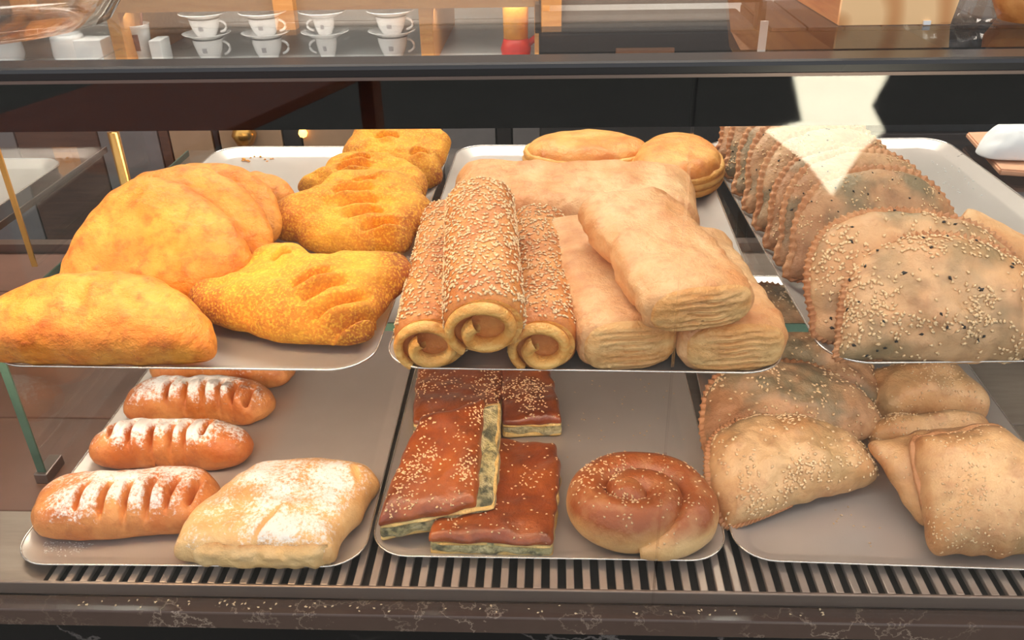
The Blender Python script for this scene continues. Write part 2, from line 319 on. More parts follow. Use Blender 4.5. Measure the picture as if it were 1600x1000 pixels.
for px, py in ((20, 345),):
    q = at_z(48, 437, ZUS)
    dv2 = tag(empty('glass_divider', (q.x-.012, q.y+.03, ZUS)), 'thin upright glass divider standing on the left bay shelf behind the front turnovers', 'divider')
    box('pane', -.0025, .0025, .002, .3, 0, .16, M['glass'], dv2); box('green_edge', -.0028, .0028, 0, .002, 0, .16, M['brass'], dv2)

# ------------------------------------------------------------------ trays
def rrect(wd, dp, r, n=8):
    o = []
    for cx, cy, a in ((wd/2-r, dp-r, 0), (-wd/2+r, dp-r, 90), (-wd/2+r, r, 180), (wd/2-r, r, 270)):
        for i in range(n+1):
            t = math.radians(a+90*i/n); o.append((cx+r*math.cos(t), cy+r*math.sin(t)))
    return o
def tray(name, label, x, y, rz, z, wd=.3285, dp=.571, h=.010):
    o = tag(empty(name, (x, y, z), rz), label, 'tray', 'aluminium pastry trays')
    rings = [(.040, .020, .0012), (.020, .022, .0012), (.016, .026, .002), (.002, .036, h-.0004), (.0, .036, h), (.0, .036, h-.001), (.016, .026, .0008), (.020, .022, 0), (.04, .02, 0)]
    V = []; Fc = []; k = 36
    for ins, r, zz in rings:
        V += [(a, b+ins, zz) for a, b in rrect(wd-2*ins, dp-2*ins, max(r-ins*.3, .008))]
    for i in range(len(rings)-1):
        for j in range(k): Fc.append(((i+1)*k+j, (i+1)*k+(j+1) % k, i*k+(j+1) % k, i*k+j))
    Fc += [tuple(range(k)), tuple((len(rings)-1)*k+j for j in range(k))[::-1]]
    t = pyd('tray_pan', V, Fc, M['tray'], o); t.data.polygons[-1].use_smooth = False; t.data.polygons[-2].use_smooth = False
    path = [(a, b, h) for a, b in rrect(wd-.001, dp, .036)]; path.append(path[0])
    tube('rolled_rim', path, .0009, M['rim_metal'], o, 6, cap=False)
    return o
tray('pastry_tray', 'aluminium tray on the shelf holding orange turnovers and yellow pastries', -.3111, .5897, -.016, ZUS)
tray('pastry_tray', 'aluminium tray on the shelf holding sesame rolls and puff rolls', .026, .5888, -.018, ZUS)
tray('pastry_tray', 'aluminium tray on the shelf holding the leaning row of seeded half moons', .3884, .6058, .029, ZUS)
tray('pastry_tray', 'aluminium tray on the deck holding sugar dusted pastries', -.3335, .561, .009, ZD)
tray('pastry_tray', 'aluminium tray on the deck holding spinach pie and a spiral bun', -.0025, .5764, -.001, ZD)
tray('pastry_tray', 'aluminium tray on the deck holding pale sesame half moons and folded pastries', .331, .5732, -.028, ZD)
pc = at_z(100, 240, ZUS+.02)
tray('pastry_tray', 'empty aluminium tray alone on the left bay shelf', pc.x-.165, pc.y-.571+.01, 0, ZUS)

# ------------------------------------------------------------------ pastry builders
def vnoise(P, s, seed=0):
    o = Vector((seed*3.1, seed*1.7, seed*.9)); return np.array([noise.noise(Vector(p)*s+o) for p in P])
def setattr_(me, name, arr):
    a = me.attributes.new(name, 'FLOAT', 'POINT'); a.data.foreach_set('value', np.asarray(arr, np.float32))
SEED = [0]
def seedmesh(parent, name, mat, V, Fc, n, wfn, ln=.0034, lo=.25):
    V = np.asarray(V, float); T = []
    for f in Fc:
        T.append(f[:3])
        if len(f) == 4: T.append((f[0], f[2], f[3]))
    T = np.array(T); a, b, c = V[T[:, 0]], V[T[:, 1]], V[T[:, 2]]; nr = np.cross(b-a, c-a); ar = np.linalg.norm(nr, axis=1)+1e-12; nr = nr/ar[:, None]
    wt = ar*np.clip(wfn((a+b+c)/3, nr), 0, None); wt /= wt.sum(); idx = rng.choice(len(T), n, p=wt)
    u = rng.random((n, 1)); v = rng.random((n, 1)); fl = (u+v) > 1; u = np.where(fl, 1-u, u); v = np.where(fl, 1-v, v)
    P = a[idx]+u*(b-a)[idx]+v*(c-a)[idx]; Nn = nr[idx]; t = np.cross(Nn, rng.normal(size=(n, 3))); t /= np.linalg.norm(t, axis=1)[:, None]+1e-9; bt = np.cross(Nn, t)
    sz = ln*(.8+.4*rng.random((n, 1))); P = P+Nn*sz*.12
    vs = np.stack([P+t*sz*.5, P+bt*sz*.3-t*sz*.12, P-t*sz*.45, P-bt*sz*.3-t*sz*.12, P+Nn*sz*.24, P-Nn*sz*.1], 1).reshape(-1, 3)
    fs = []; tri = ((0, 1, 4), (1, 2, 4), (2, 3, 4), (3, 0, 4), (1, 0, 5), (2, 1, 5), (3, 2, 5), (0, 3, 5))
    for i in range(n): fs += [tuple(6*i+q for q in t3) for t3 in tri]
    o = pyd(name, vs, fs, mat, parent); o['kind'] = 'stuff'; return o
def blobmesh(out, H, B, nr=34, ns=150, p=2.6, q=.5, pb=6, wob=.0014, lump=.004, ls=22, slits=(), sdepth=.009, sw=.0042, feat=None, nb=8, stone=.04):
    """pillow shape over a closed 2D outline: bulges H up and B down from z = B"""
    SEED[0] += 1; sd = SEED[0]
    O = catmull(out, ns)
    if np.sum(O[:, 0]*np.roll(O[:, 1], -1)-np.roll(O[:, 0], -1)*O[:, 1]) < 0: O = O[::-1].copy()
    c = O.mean(0); V = []; tops = []; R = []
    ss = [math.sin(math.pi/2*i/nr)**.9 for i in range(nr+1)]
    for s in ss:
        for k in range(ns if s > 0 else 1):
            x, y = c+(O[k]-c)*s; V.append((x, y, 0)); R.append(s); tops.append(1)
    sb = [math.cos(math.pi/2*i/nb) for i in range(1, nb+1)]
    for s in sb:
        for k in range(ns if s > 1e-6 else 1):
            x, y = c+(O[k]-c)*s; V.append((x, y, 0)); R.append(s); tops.append(0)
    V = np.array(V); R = np.array(R); tops = np.array(tops); s0 = R.copy(); s0[R < 1e-6] = 0
    g = np.clip(1-s0**p, 0, 1)**q; gb = np.clip(1-s0**pb, 0, 1)**.5
    z = np.where(tops == 1, B+(H-B)*g, B-B*gb)
    P2 = np.c_[V[:, 0], V[:, 1], np.zeros(len(V))]
    n1 = vnoise(P2, ls, sd); n2 = vnoise(P2, ls*3, sd+40)
    z = z+np.where(tops == 1, g*(lump*n1+lump*.45*n2), 0)
    rim = vnoise(P2, 60, sd+9)*wob*2*s0; dv_ = V[:, :2]-c; ln = np.linalg.norm(dv_, axis=1)[:, None]+1e-9; V[:, :2] += dv_/ln*rim[:, None]
    tone = .25*np.clip(n1, 0, 1)+.22*np.clip(n2, 0, 1); dust = np.zeros(len(V)); slitk = np.zeros(len(V))
    for (ax, ay), (bx, by) in slits:
        A = np.array([ax, ay]); D = np.array([bx, by])-A; L = np.linalg.norm(D); D /= L; rel = V[:, :2]-A; t = np.clip(rel@D, 0, L); d = np.linalg.norm(rel-t[:, None]*D, axis=1)
        en = np.sin(np.pi*np.clip(t/L, .02, .98))**.75; k = np.exp(-(d/sw)**2)*en*tops
        z -= sdepth*k; z += sdepth*.3*np.exp(-((d-sw*2)/(sw*1.1))**2)*en*tops; tone = tone*(1-k)+stone*k; slitk = np.maximum(slitk, k)
    V[:, 2] = z
    if feat: tone, dust = feat(V, s0, tops, tone, dust, c)
    dust = dust*(1-np.clip(slitk*1.4, 0, 1))
    Fc = []
    for k in range(ns): Fc.append((0, 1+k, 1+(k+1) % ns))
    o = 1
    for i in range(nr-1):
        for k in range(ns): Fc.append((o+k, o+ns+k, o+ns+(k+1) % ns, o+(k+1) % ns))
        o += ns
    for i in range(nb-1):
        for k in range(ns): Fc.append((o+k, o+ns+k, o+ns+(k+1) % ns, o+(k+1) % ns))
        o += ns
    last = len(V)-1
    for k in range(ns): Fc.append((o+k, last, o+(k+1) % ns))
    return V, Fc, np.clip(tone, 0, 1), np.clip(dust, 0, 1.5), O
def mk(name, V, Fc, mat, parent=None, tone=None, dust=None):
    o = pyd(name, V, Fc, mat, parent)
    if tone is not None: setattr_(o.data, 'tone', tone)
    if dust is not None: setattr_(o.data, 'dust', dust)
    return o
class Frame:
    """tray plane or a plane leaning back from a base line; maps sight lines to its own 2D coordinates"""
    def __init__(s, base, z, tilt=0, yaw=0, lift=0):
        s.o = at_z(base[0], base[1], z); s.o.z += lift; s.t, s.y = math.radians(tilt), math.radians(yaw)
        s.R = Matrix.Rotation(s.y, 3, 'Z') @ Matrix.Rotation(s.t, 3, 'X'); s.n = s.R @ Vector((0, 0, 1))
    def loc(s, px, py, off=0):
        d = ray(px, py); o = s.o+s.n*off; k = (o-CAM).dot(s.n)/d.dot(s.n); q = s.R.transposed() @ (CAM+d*k-o); return (q.x, q.y)
    def put(s, ob): ob.location = s.o; ob.rotation_euler = (s.t, 0, s.y)
def traced(fr, pts, H, B, near=.2, far=.75):
    ys = [p[1] for p in pts]; a, b = min(ys), max(ys)
    if fr.t > .5: near, far = B/H, B/H
    return [fr.loc(x, y, H*(near+(far-near)*(b-y)/(b-a))) for x, y in pts]
def pastry(name, label, cat, group, pts, base, z, mat, H=.04, B=.012, tilt=0, yaw=0, lift=0, slits=(), near=.2, far=.75, **k):
    fr = Frame(base, z, tilt, yaw, lift+.0006); out = traced(fr, pts, H, B, near, far)
    sl_ = [(fr.loc(*a, H*.95), fr.loc(*b_, H*.95)) for a, b_ in slits]
    V, Fc, tone, dust, O = blobmesh(out, H, B, slits=sl_, **k)
    o = mk(name, V, Fc, M[mat], None, tone, dust); fr.put(o); tag(o, label, cat, group); return o, V, Fc, fr, O
up = lambda lo=.2: (lambda P, n: (n[:, 2] > lo)*1.0)
def patchy(lo=.15, sc_=28, seed=1, cut=-.15): return lambda P, n: (n[:, 2] > lo)*np.clip(np.array([noise.noise(Vector(p)*sc_+Vector((seed, 0, 0))) for p in P])-cut, .04, 1)
def rim_band(parent, O, zc, teeth, rng_=(0, 1), out=.007, th=.0026, mat='rim'):
    """scalloped pressed rim along part of an outline"""
    ns = len(O); c = O.mean(0); i0, i1 = int(rng_[0]*ns), int(rng_[1]*ns); m_ = (i1-i0)*4; V = []; Fc = []
    for j in range(m_+1):
        t = i0+(i1-i0)*j/m_; a = O[int(t) % ns]; b_ = O[(int(t)+1) % ns]; p_ = a+(b_-a)*(t-int(t)); d = p_-c; d /= np.linalg.norm(d)
        w_ = math.sin(math.pi*teeth*2*j/m_); e = out*(1+.28*max(w_, -.4)); fade = min(1, 6*j/m_, 6*(m_-j)/m_)
        zz = .0012*w_
        for r, zo in ((-.006, th), (e*.6*fade, th*.8+zz), (e*fade, zz*.5), (e*.6*fade, -th*.8+zz), (-.006, -th)): V.append((*(p_+d*r), zc+zo))
    for j in range(m_):
        for k in range(4): Fc.append((j*5+k, j*5+k+1, (j+1)*5+k+1, (j+1)*5+k))
    return mk('crimped_rim', V, Fc, M[mat], parent, np.full(len(V), .15))

# ------------------------------------------------------------------ upper left tray
G1 = 'orange half moon turnovers leaning in a row'
def edge_tone(V, s, tops, tone, dust, c): return tone*(1-.8*np.clip((s-.9)/.1, 0, 1)*tops), dust
TV = [('front orange turnover lying at the left front of the upper tray', [(-40, 535), (-25, 495), (15, 468), (60, 449), (120, 437), (190, 433), (240, 440), (280, 456), (310, 481), (330, 508), (341, 532), (334, 556), (300, 566), (200, 569), (100, 568), (0, 565), (-30, 555)], (160, 566), 32, 3, .046),
      ('largest orange turnover leaning right behind the front one', [(93, 448), (104, 408), (124, 368), (152, 328), (184, 297), (230, 279), (272, 283), (320, 308), (360, 343), (386, 382), (397, 408), (388, 440), (350, 470), (270, 482), (180, 478), (110, 470)], (245, 480), 47, -4, .040),
      ('third orange turnover from the front of the leaning row', [(160, 350), (190, 298), (232, 272), (290, 260), (330, 266), (370, 288), (400, 313), (420, 348), (428, 382), (415, 420), (370, 440), (290, 445), (210, 440), (165, 400)], (305, 445), 47, -6, .036),
      ('fourth orange turnover from the front of the leaning row', [(250, 300), (285, 264), (322, 256), (362, 257), (400, 276), (425, 301), (440, 334), (436, 370), (400, 395), (330, 402), (265, 385), (245, 340)], (345, 402), 47, -8, .034),
      ('small last orange turnover peeping out at the back of the row', [(350, 310), (372, 280), (402, 270), (432, 276), (455, 291), (462, 312), (452, 345), (420, 362), (375, 358), (348, 340)], (405, 362), 45, -8, .03)]
for lb, pts, bs, tl, yw, H in TV:
    pastry('turnover', lb, 'turnover', G1, pts, bs, ZU, 'turnover', H=H, B=.012, tilt=tl, yaw=yw, lift=.008, p=2.8, q=.5, lump=.0045, ls=26, feat=edge_tone)
G2 = 'yellow slit pastries overlapping in a row'
def corners(V, s, tops, tone, dust, c):
    r = np.linalg.norm(V[:, :2]-c, axis=1); return tone+.75*np.clip((r-.060)/.032, 0, 1), dust
DN = [('nearest yellow slit pastry with a dark browned left corner', [(293, 455), (322, 442), (352, 432), (378, 408), (392, 382), (425, 370), (462, 374), (490, 391), (530, 394), (575, 384), (625, 388), (642, 405), (634, 432), (606, 470), (587, 500), (584, 524), (570, 540), (545, 544), (515, 540), (480, 541), (430, 535), (380, 518), (332, 503), (304, 485)], (470, 535), 14, [((455, 455), (520, 425)), ((470, 470), (545, 435)), ((485, 487), (575, 450)), ((500, 505), (600, 465)), ((425, 405), (455, 392))]),
      ('second yellow slit pastry, pointing right at the tray edge', [(418, 340), (430, 316), (460, 302), (490, 290), (520, 263), (560, 256), (620, 259), (648, 276), (664, 300), (678, 322), (670, 346), (652, 365), (640, 392), (610, 400), (560, 402), (515, 400), (485, 393), (458, 376), (430, 368)], (545, 402), 18, [((525, 290), (590, 278)), ((520, 304), (585, 295)), ((530, 320), (590, 310)), ((540, 334), (600, 325)), ((560, 350), (625, 342))]),
      ('third yellow slit pastry, half hidden between its neighbours', [(465, 290), (498, 270), (510, 247), (532, 234), (572, 233), (620, 241), (655, 258), (668, 290), (655, 318), (600, 330), (540, 325), (490, 310)], (570, 328), 20, [((530, 255), (580, 246)), ((525, 266), (580, 259)), ((530, 278), (585, 272))]),
      ('rearmost yellow slit pastry under the black band', [(533, 238), (545, 212), (560, 192), (620, 186), (680, 190), (702, 210), (699, 236), (690, 258), (692, 284), (672, 296), (652, 290), (620, 285), (560, 275)], (620, 292), 20, [((640, 240), (670, 236)), ((585, 215), (625, 212))])]
for lb, pts, bs, tl, sl_ in DN:
    pastry('slit_pastry', lb, 'pastry', G2, pts, bs, ZU, 'corn', H=.040, B=.014, tilt=tl, yaw=-4, lift=.004, p=3.2, q=.5, lump=.007, ls=24, slits=sl_, sdepth=.013, sw=.0034, feat=corners, nr=56, ns=260)

# ------------------------------------------------------------------ upper middle tray: rolls
def roll(name, label, group, a, b, za, zb, wd, ht, mat, pw=2.4, endr=.012, seeds=0, spiral=True, z0=ZU, lump=.002, layers=False, cat='roll'):
    A = at_z(*a, za); Bv = at_z(*b, zb); d = Bv-A; L = d.length; yaw = math.atan2(-d.x, d.y); pitch_ = math.asin((Bv.z-A.z)/L)
    SEED[0] += 1; sd = SEED[0]; nl, nv = 60, 72; V = []; Fc = []
    us = [-math.cos(math.pi*i/nl)*.5+.5 for i in range(nl+1)]
    for u in us:
        y = u*L; e = min(y, L-y); k = (1-max(0, 1-e/endr)**2)**.5 if e < endr else 1; k = .55+.45*k if spiral else .72+.28*k
        for j in range(nv):
            t = 2*math.pi*j/nv; c_, s_ = math.cos(t), math.sin(t)
            V.append((wd/2*k*math.copysign(abs(c_)**(2/pw), c_), y, ht/2*k*math.copysign(abs(s_)**(2/pw), s_)))
    V = np.array(V); n1 = vnoise(V, 30, sd); n2 = vnoise(V, 90, sd+5); k = 1+(n1*lump+n2*lump*.5)/(ht/2); V[:, 0] *= 1+(k-1)*.5; V[:, 2] *= k
    for i in range(nl):
        for j in range(nv): Fc.append((i*nv+j, i*nv+(j+1) % nv, (i+1)*nv+(j+1) % nv, (i+1)*nv+j))
    Fc += [tuple(range(nv))[::-1], tuple(nl*nv+j for j in range(nv))]
    tone = .3*np.clip(n1, 0, 1)+.2*np.clip(n2, 0, 1)
    o = mk(name, V, [tuple(reversed(f)) for f in Fc], M[mat], None, tone, np.zeros(len(V))); o.location = A; o.rotation_euler = (pitch_, 0, yaw); tag(o, label, cat, group)
    if spiral:           # rolled sheet seen at the cut end
        pth = []; rr = []
        for i in range(90):
            f = i/89; th = -2.2-(1-f)*2*math.pi*1.3; q = .34+.60*f; pth.append((wd/2*q*.97*math.cos(th), -.0015-.004*(1-f), ht/2*q*.97*math.sin(th))); rr.append(.0072-.0026*f)
        Vv, Ff = [], []
        for i, p_ in enumerate(pth):
            a_ = math.atan2(p_[2]*wd, p_[0]*ht)
            for j in range(8):
                q = 2*math.pi*j/8; Vv.append((p_[0]+rr[i]*math.cos(q)*math.cos(a_)*.8, p_[1]+rr[i]*math.sin(q)*1.3, p_[2]+rr[i]*math.cos(q)*math.sin(a_)*.8))
        for i in range(89):
            for j in range(8): Ff.append((i*8+j, i*8+(j+1) % 8, (i+1)*8+(j+1) % 8, (i+1)*8+j))
        mk('rolled_end', Vv, Ff, M['layer'], o, np.full(len(Vv), .1))
        ring = [(wd/2*.93*math.cos(t), .0012, ht/2*.93*math.sin(t)) for t in np.linspace(0, 2*math.pi, 40, endpoint=False)]
        mk('inner_face', ring+[(0, .004, 0)], [(i, (i+1) % 40, 40) for i in range(40)], M['layer'], o, np.full(41, .05))
    if layers:           # flaky folds stacked at the open end
        nu_, nw = 40, 40; Vv = []; Ff = []
        for i in range(nw+1):
            a_ = i/nw
            for j in range(nu_):
                t = 2*math.pi*j/nu_; c_, s_ = math.cos(t), math.sin(t); x = wd/2*.9*a_*math.copysign(abs(c_)**(2/pw), c_); zz = ht/2*.92*a_*math.copysign(abs(s_)**(2/pw), s_)
                q = zz+.0035*noise.noise(Vector((x*45, sd*3.3, 0)))
                Vv.append((x, .0030-.0095*(1-a_**4)**.5-(.0011*math.sin(q*1150)+.0008*math.sin(q*2300+2))*(1-a_**8)-.0012*noise.noise(Vector((x*60, zz*200, sd))), zz))
        for i in range(nw):
            for j in range(nu_): Ff.append((i*nu_+j, i*nu_+(j+1) % nu_, (i+1)*nu_+(j+1) % nu_, (i+1)*nu_+j))
        mk('layered_end', Vv, Ff, M['puff_layer'], o, np.full(len(Vv), .06))
    if seeds: seedmesh(o, 'sesame_seeds', M['seed'], V, [tuple(reversed(f)) for f in Fc[:-2]], seeds, lambda P, n: ((n[:, 2] > -.35) & (P[:, 1] > .006))*1.0, .0044)
    return o
GS = 'sesame covered rolls'; GP = 'plain puff pastry rolls'
roll('sesame_roll', 'left sesame roll lying against the tray edge', GS, (672, 538), (706, 340), ZU+.026, ZU+.026, .061, .050, 'sesame_roll', seeds=1500)
roll('sesame_roll', 'right sesame roll lying beside the smooth plain roll', GS, (847, 541), (842, 350), ZU+.026, ZU+.026, .057, .050, 'sesame_roll', seeds=1400)
roll('sesame_roll', 'top sesame roll resting on the two other sesame rolls', GS, (757, 511), (750, 312), ZU+.056, ZU+.080, .064, .054, 'sesame_roll', seeds=1700)
roll('puff_roll', 'smooth plain puff roll lying beside the right sesame roll', GP, (985, 541), (900, 366), ZU+.026, ZU+.027, .083, .048, 'puff', 3.0, .010, spiral=False, layers=True)
roll('puff_roll', 'plain puff roll at the right front corner of the tray, under another', GP, (1150, 545), (1068, 385), ZU+.026, ZU+.026, .088, .046, 'puff', 3.0, .010, spiral=False, layers=True, lump=.004)
roll('puff_roll', 'plain puff roll laid slanting on top of two others', GP, (1098, 483), (978, 322), ZU+.066, ZU+.080, .092, .040, 'puff', 3.0, .010, spiral=False, layers=True, lump=.004)
pastry('puff_slab', 'long plain puff pastry lying crosswise behind the rolls', 'pastry', None, [(700, 345), (708, 300), (714, 262), (728, 249), (800, 254), (900, 256), (1000, 255), (1060, 257), (1083, 270), (1088, 310), (1090, 350), (1080, 368), (980, 372), (880, 374), (790, 374), (715, 370)], (895, 365), ZU, 'puff', H=.052, B=.018, p=7, q=.5, lump=.004, ls=30, near=.15, far=.8)
GB = 'round puff pastries'
for lb, (cx, cy, rx, ry), bs, H in (('round puff pastry at the back, left of the other round one', (917, 238, 97, 36), (917, 268), .045), ('round puff pastry at the back right with flaky side', (1060, 253, 69, 48), (1062, 296), .05)):
    o, V, Fc, fr, O = pastry('round_puff', lb, 'pastry', GB, [(cx+rx*math.cos(t), cy+ry*math.sin(t)) for t in np.linspace(0, 2*math.pi, 20, endpoint=False)], bs, ZU, 'bun', H=H, B=.022, p=4.5, q=.45, lump=.003, near=.3, far=.85)
    c = O.mean(0)
    for i in range(3):
        zc = .010+i*.008; pth = [(*(c+(q-c)*(.985-.016*abs(i-1))), zc+.0015*noise.noise(Vector((q[0]*60, q[1]*60, i)))) for q in O[::3]]; pth.append(pth[0])
        Vv, Ff = tubemesh(pth, .0050, 8, cap=False); mk('pastry_layer', Vv, Ff, M['layer'], o, np.full(len(Vv), .1))

# ------------------------------------------------------------------ upper right tray: seeded half moons
GH = 'seeded half moons leaning in a row'
def half_moon(label, group, pts, base, z, tilt, yaw, mat, H, nseed, nblack=0, teeth=44, span=(.55, 1.0), lift=.006, ln=.0048, rimout=.0045, **k):
    o, V, Fc, fr, O = pastry('half_moon', label, 'half moon pastry', group, pts, base, z, mat, H=H, B=.006, tilt=tilt, yaw=yaw, lift=lift, p=2.4, q=.62, lump=.009, ls=27, **k)
    rim_band(o, O, .005, teeth, span, rimout)
    if nseed: seedmesh(o, 'sesame_seeds', M['seed'], V, Fc, nseed, patchy(.2, 26, len(label), -.12), ln)
    if nblack: seedmesh(o, 'black_seeds', M['black_seed'], V, Fc, nblack, up(.2), ln)
    return o
HM = [(1640, 555), (1636, 505), (1620, 455), (1590, 412), (1545, 384), (1490, 370), (1430, 371), (1375, 384), (1342, 408), (1325, 445), (1316, 490), (1313, 530), (1312, 560), (1360, 563), (1430, 565), (1500, 567), (1580, 565)]
half_moon('nearest seeded half moon, its whole face turned to the front', GH, HM, (1470, 566), ZU, 50, 0, 'herb', .040, 620, 34, span=(.0, .78), teeth=70)
H2 = [(1600, 500), (1596, 440), (1575, 392), (1530, 356), (1470, 338), (1400, 331), (1335, 338), (1292, 362), (1270, 398), (1264, 445), (1272, 490), (1284, 528), (1380, 540), (1500, 538)]
half_moon('second seeded half moon from the front of the leaning row', GH, H2, (1440, 540), ZU, 52, 0, 'herb', .030, 420, 30, span=(.0, .8), teeth=70)
left = [(1243, 447), (1228, 424), (1210, 398), (1193, 368), (1176, 340), (1159, 313), (1143, 286), (1131, 262)]
ords = ['third', 'fourth', 'fifth', 'sixth', 'seventh', 'eighth', 'ninth', 'rearmost']
right = [(1500, 412), (1470, 385), (1440, 352), (1412, 325), (1385, 300), (1362, 278), (1345, 262), (1330, 246)]
for i, (lp, rp) in enumerate(zip(left, right)):
    A = at_z(*lp, ZU); B2 = at_z(*rp, ZU); d = B2-A; L = d.length; yaw = math.atan2(d.y, d.x); hh = .098+.006*math.sin(i*2.1)
    SEED[0] += 1; out = [(L/2+L/2*1.02*math.copysign(abs(math.cos(t))**.8, math.cos(t)), hh*math.sin(t)**.85) for t in np.linspace(0, math.pi, 13)]+[(L*.75, -.002), (L*.5, -.003), (L*.25, -.002)]
    V, Fc, tone, dust, O = blobmesh(out, .026, .006, p=2.4, q=.62, lump=.006, ls=24, nr=22, ns=110)
    o = mk('half_moon', V, Fc, M['brown_herb'], None, tone, dust); o.location = A+Vector((0, 0, .006)); o.rotation_euler = (math.radians(56), 0, yaw)
    tag(o, '%s seeded half moon from the front of the leaning row' % ords[i] if i < 7 else 'rearmost seeded half moon at the far end of the leaning row', 'half moon pastry', GH)
    rim_band(o, O, .005, 60, (0, .72), .005)
    seedmesh(o, 'sesame_seeds', M['seed'], V, Fc, 300, patchy(.1, 26, i, -.1), .0034); seedmesh(o, 'black_seeds', M['black_seed'], V, Fc, 40, up(.1), .0034)
roll('bread_stick', 'smooth tan rolled pastry beside the seeded half moons at the right', None, (1640, 425), (1498, 345), ZU+.019, ZU+.052, .04, .034, 'puff', 2.2, .02, spiral=False, cat='pastry')

# ------------------------------------------------------------------ lower left tray
GT = 'sugar dusted slit pastries'
def sugar(cx=0, cy=0, r=.2, amt=1.0):
    def f(V, s, tops, tone, dust, c):
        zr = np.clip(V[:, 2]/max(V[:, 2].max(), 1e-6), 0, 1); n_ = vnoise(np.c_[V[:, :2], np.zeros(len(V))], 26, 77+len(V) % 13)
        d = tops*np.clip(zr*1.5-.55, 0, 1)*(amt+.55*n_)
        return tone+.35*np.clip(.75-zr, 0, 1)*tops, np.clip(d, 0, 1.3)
    return f
ST = [('front sugar dusted slit pastry at the left corner of the tray', [(50, 802), (54, 772), (74, 745), (110, 729), (180, 729), (240, 724), (300, 718), (330, 726), (342, 752), (336, 792), (315, 824), (270, 833), (200, 842), (120, 848), (75, 846), (54, 832)], (190, 840), [((112, 790), (140, 752)), ((147, 794), (176, 752)), ((182, 795), (210, 750)), ((218, 792), (248, 744)), ((252, 786), (280, 740)), ((288, 776), (312, 736))]),
      ('second sugar dusted slit pastry from the front', [(140, 712), (145, 682), (160, 660), (195, 651), (260, 652), (320, 650), (368, 652), (390, 668), (393, 692), (378, 720), (345, 736), (290, 728), (220, 727), (160, 730)], (265, 728), [((168, 676), (182, 655)), ((192, 685), (215, 656)), ((220, 692), (248, 660)), ((248, 697), (275, 662)), ((275, 690), (300, 660)), ((312, 678), (330, 657))]),
      ('third sugar dusted slit pastry from the front', [(193, 640), (198, 610), (215, 590), (250, 583), (310, 586), (370, 587), (412, 591), (428, 610), (425, 635), (408, 655), (390, 666), (340, 652), (270, 650), (205, 655)], (310, 655), [((250, 615), (272, 592)), ((277, 617), (298, 594)), ((305, 620), (325, 595)), ((330, 622), (350, 596)), ((352, 622), (372, 597)), ((378, 618), (395, 598))]),
      ('rearmost sugar dusted slit pastry, mostly hidden under the shelf', [(235, 585), (240, 550), (260, 530), (330, 524), (420, 528), (456, 545), (460, 575), (448, 600), (420, 608), (340, 600), (260, 600)], (345, 602), [((300, 560), (315, 540)), ((340, 560), (355, 540)), ((380, 560), (395, 540))])]
for lb, pts, bs, sl_ in ST:
    pastry('sugared_pastry', lb, 'pastry', GT, pts, bs, ZL, 'strudel', H=.048, B=.016, p=3.0, q=.5, lump=.004, ls=24, slits=sl_, sdepth=.013, sw=.0028, feat=sugar(), nr=60, ns=300, near=.12, far=.85)
sq = [(278, 868), (285, 840), (302, 808), (335, 778), (365, 743), (405, 716), (470, 710), (540, 709), (578, 720), (590, 745), (576, 770), (568, 800), (545, 830), (531, 862), (517, 887), (450, 888), (360, 887), (285, 884)]
o, V, Fc, fr, O = pastry('cream_pastry', 'broad sugar dusted cream pastry with a cut front showing pale custard', 'pastry', None, sq, (400, 886), ZL, 'cream_cake', H=.042, B=.016, p=6.5, q=.5, lump=.006, ls=18, feat=sugar(amt=.85), nr=44, ns=200, near=.12, far=.85, slits=[((385, 845), (440, 795)), ((560, 750), (550, 725))], sdepth=.003, sw=.0022)
ed = np.array([fr.loc(x, y, .016) for x, y in ((286, 872), (310, 876), (350, 879), (400, 880), (450, 881), (490, 880), (512, 880))]); Vv = []; Ff = []; tn = []; nx_, nz_ = 90, 18
for i in range(nx_+1):
    t = i/nx_*(len(ed)-1); k = min(int(t), len(ed)-2); q = ed[k]+(ed[k+1]-ed[k])*(t-k); e_ = min(1, 6*i/nx_, 6*(1-i/nx_))
    for j in range(nz_+1):
        v = j/nz_; h_ = .004+.027*v+.002*noise.noise(Vector((q[0]*50, 3, v))); bl = (1-abs(2*v-1)**3)*e_
        Vv.append((q[0], q[1]+.0075-.0085*bl-.0022*noise.noise(Vector((q[0]*110, h_*150, 2)))*e_, h_)); tn.append(max(0, abs(2*v-1)-.72)*2.2+.25*max(0, noise.noise(Vector((q[0]*60, h_*60, 7)))))
for i in range(nx_):
    for j in range(nz_): a_ = i*(nz_+1)+j; Ff.append((a_, a_+nz_+1, a_+nz_+2, a_+1))
mk('custard_filling', Vv, Ff, M['cream'], o, tn)

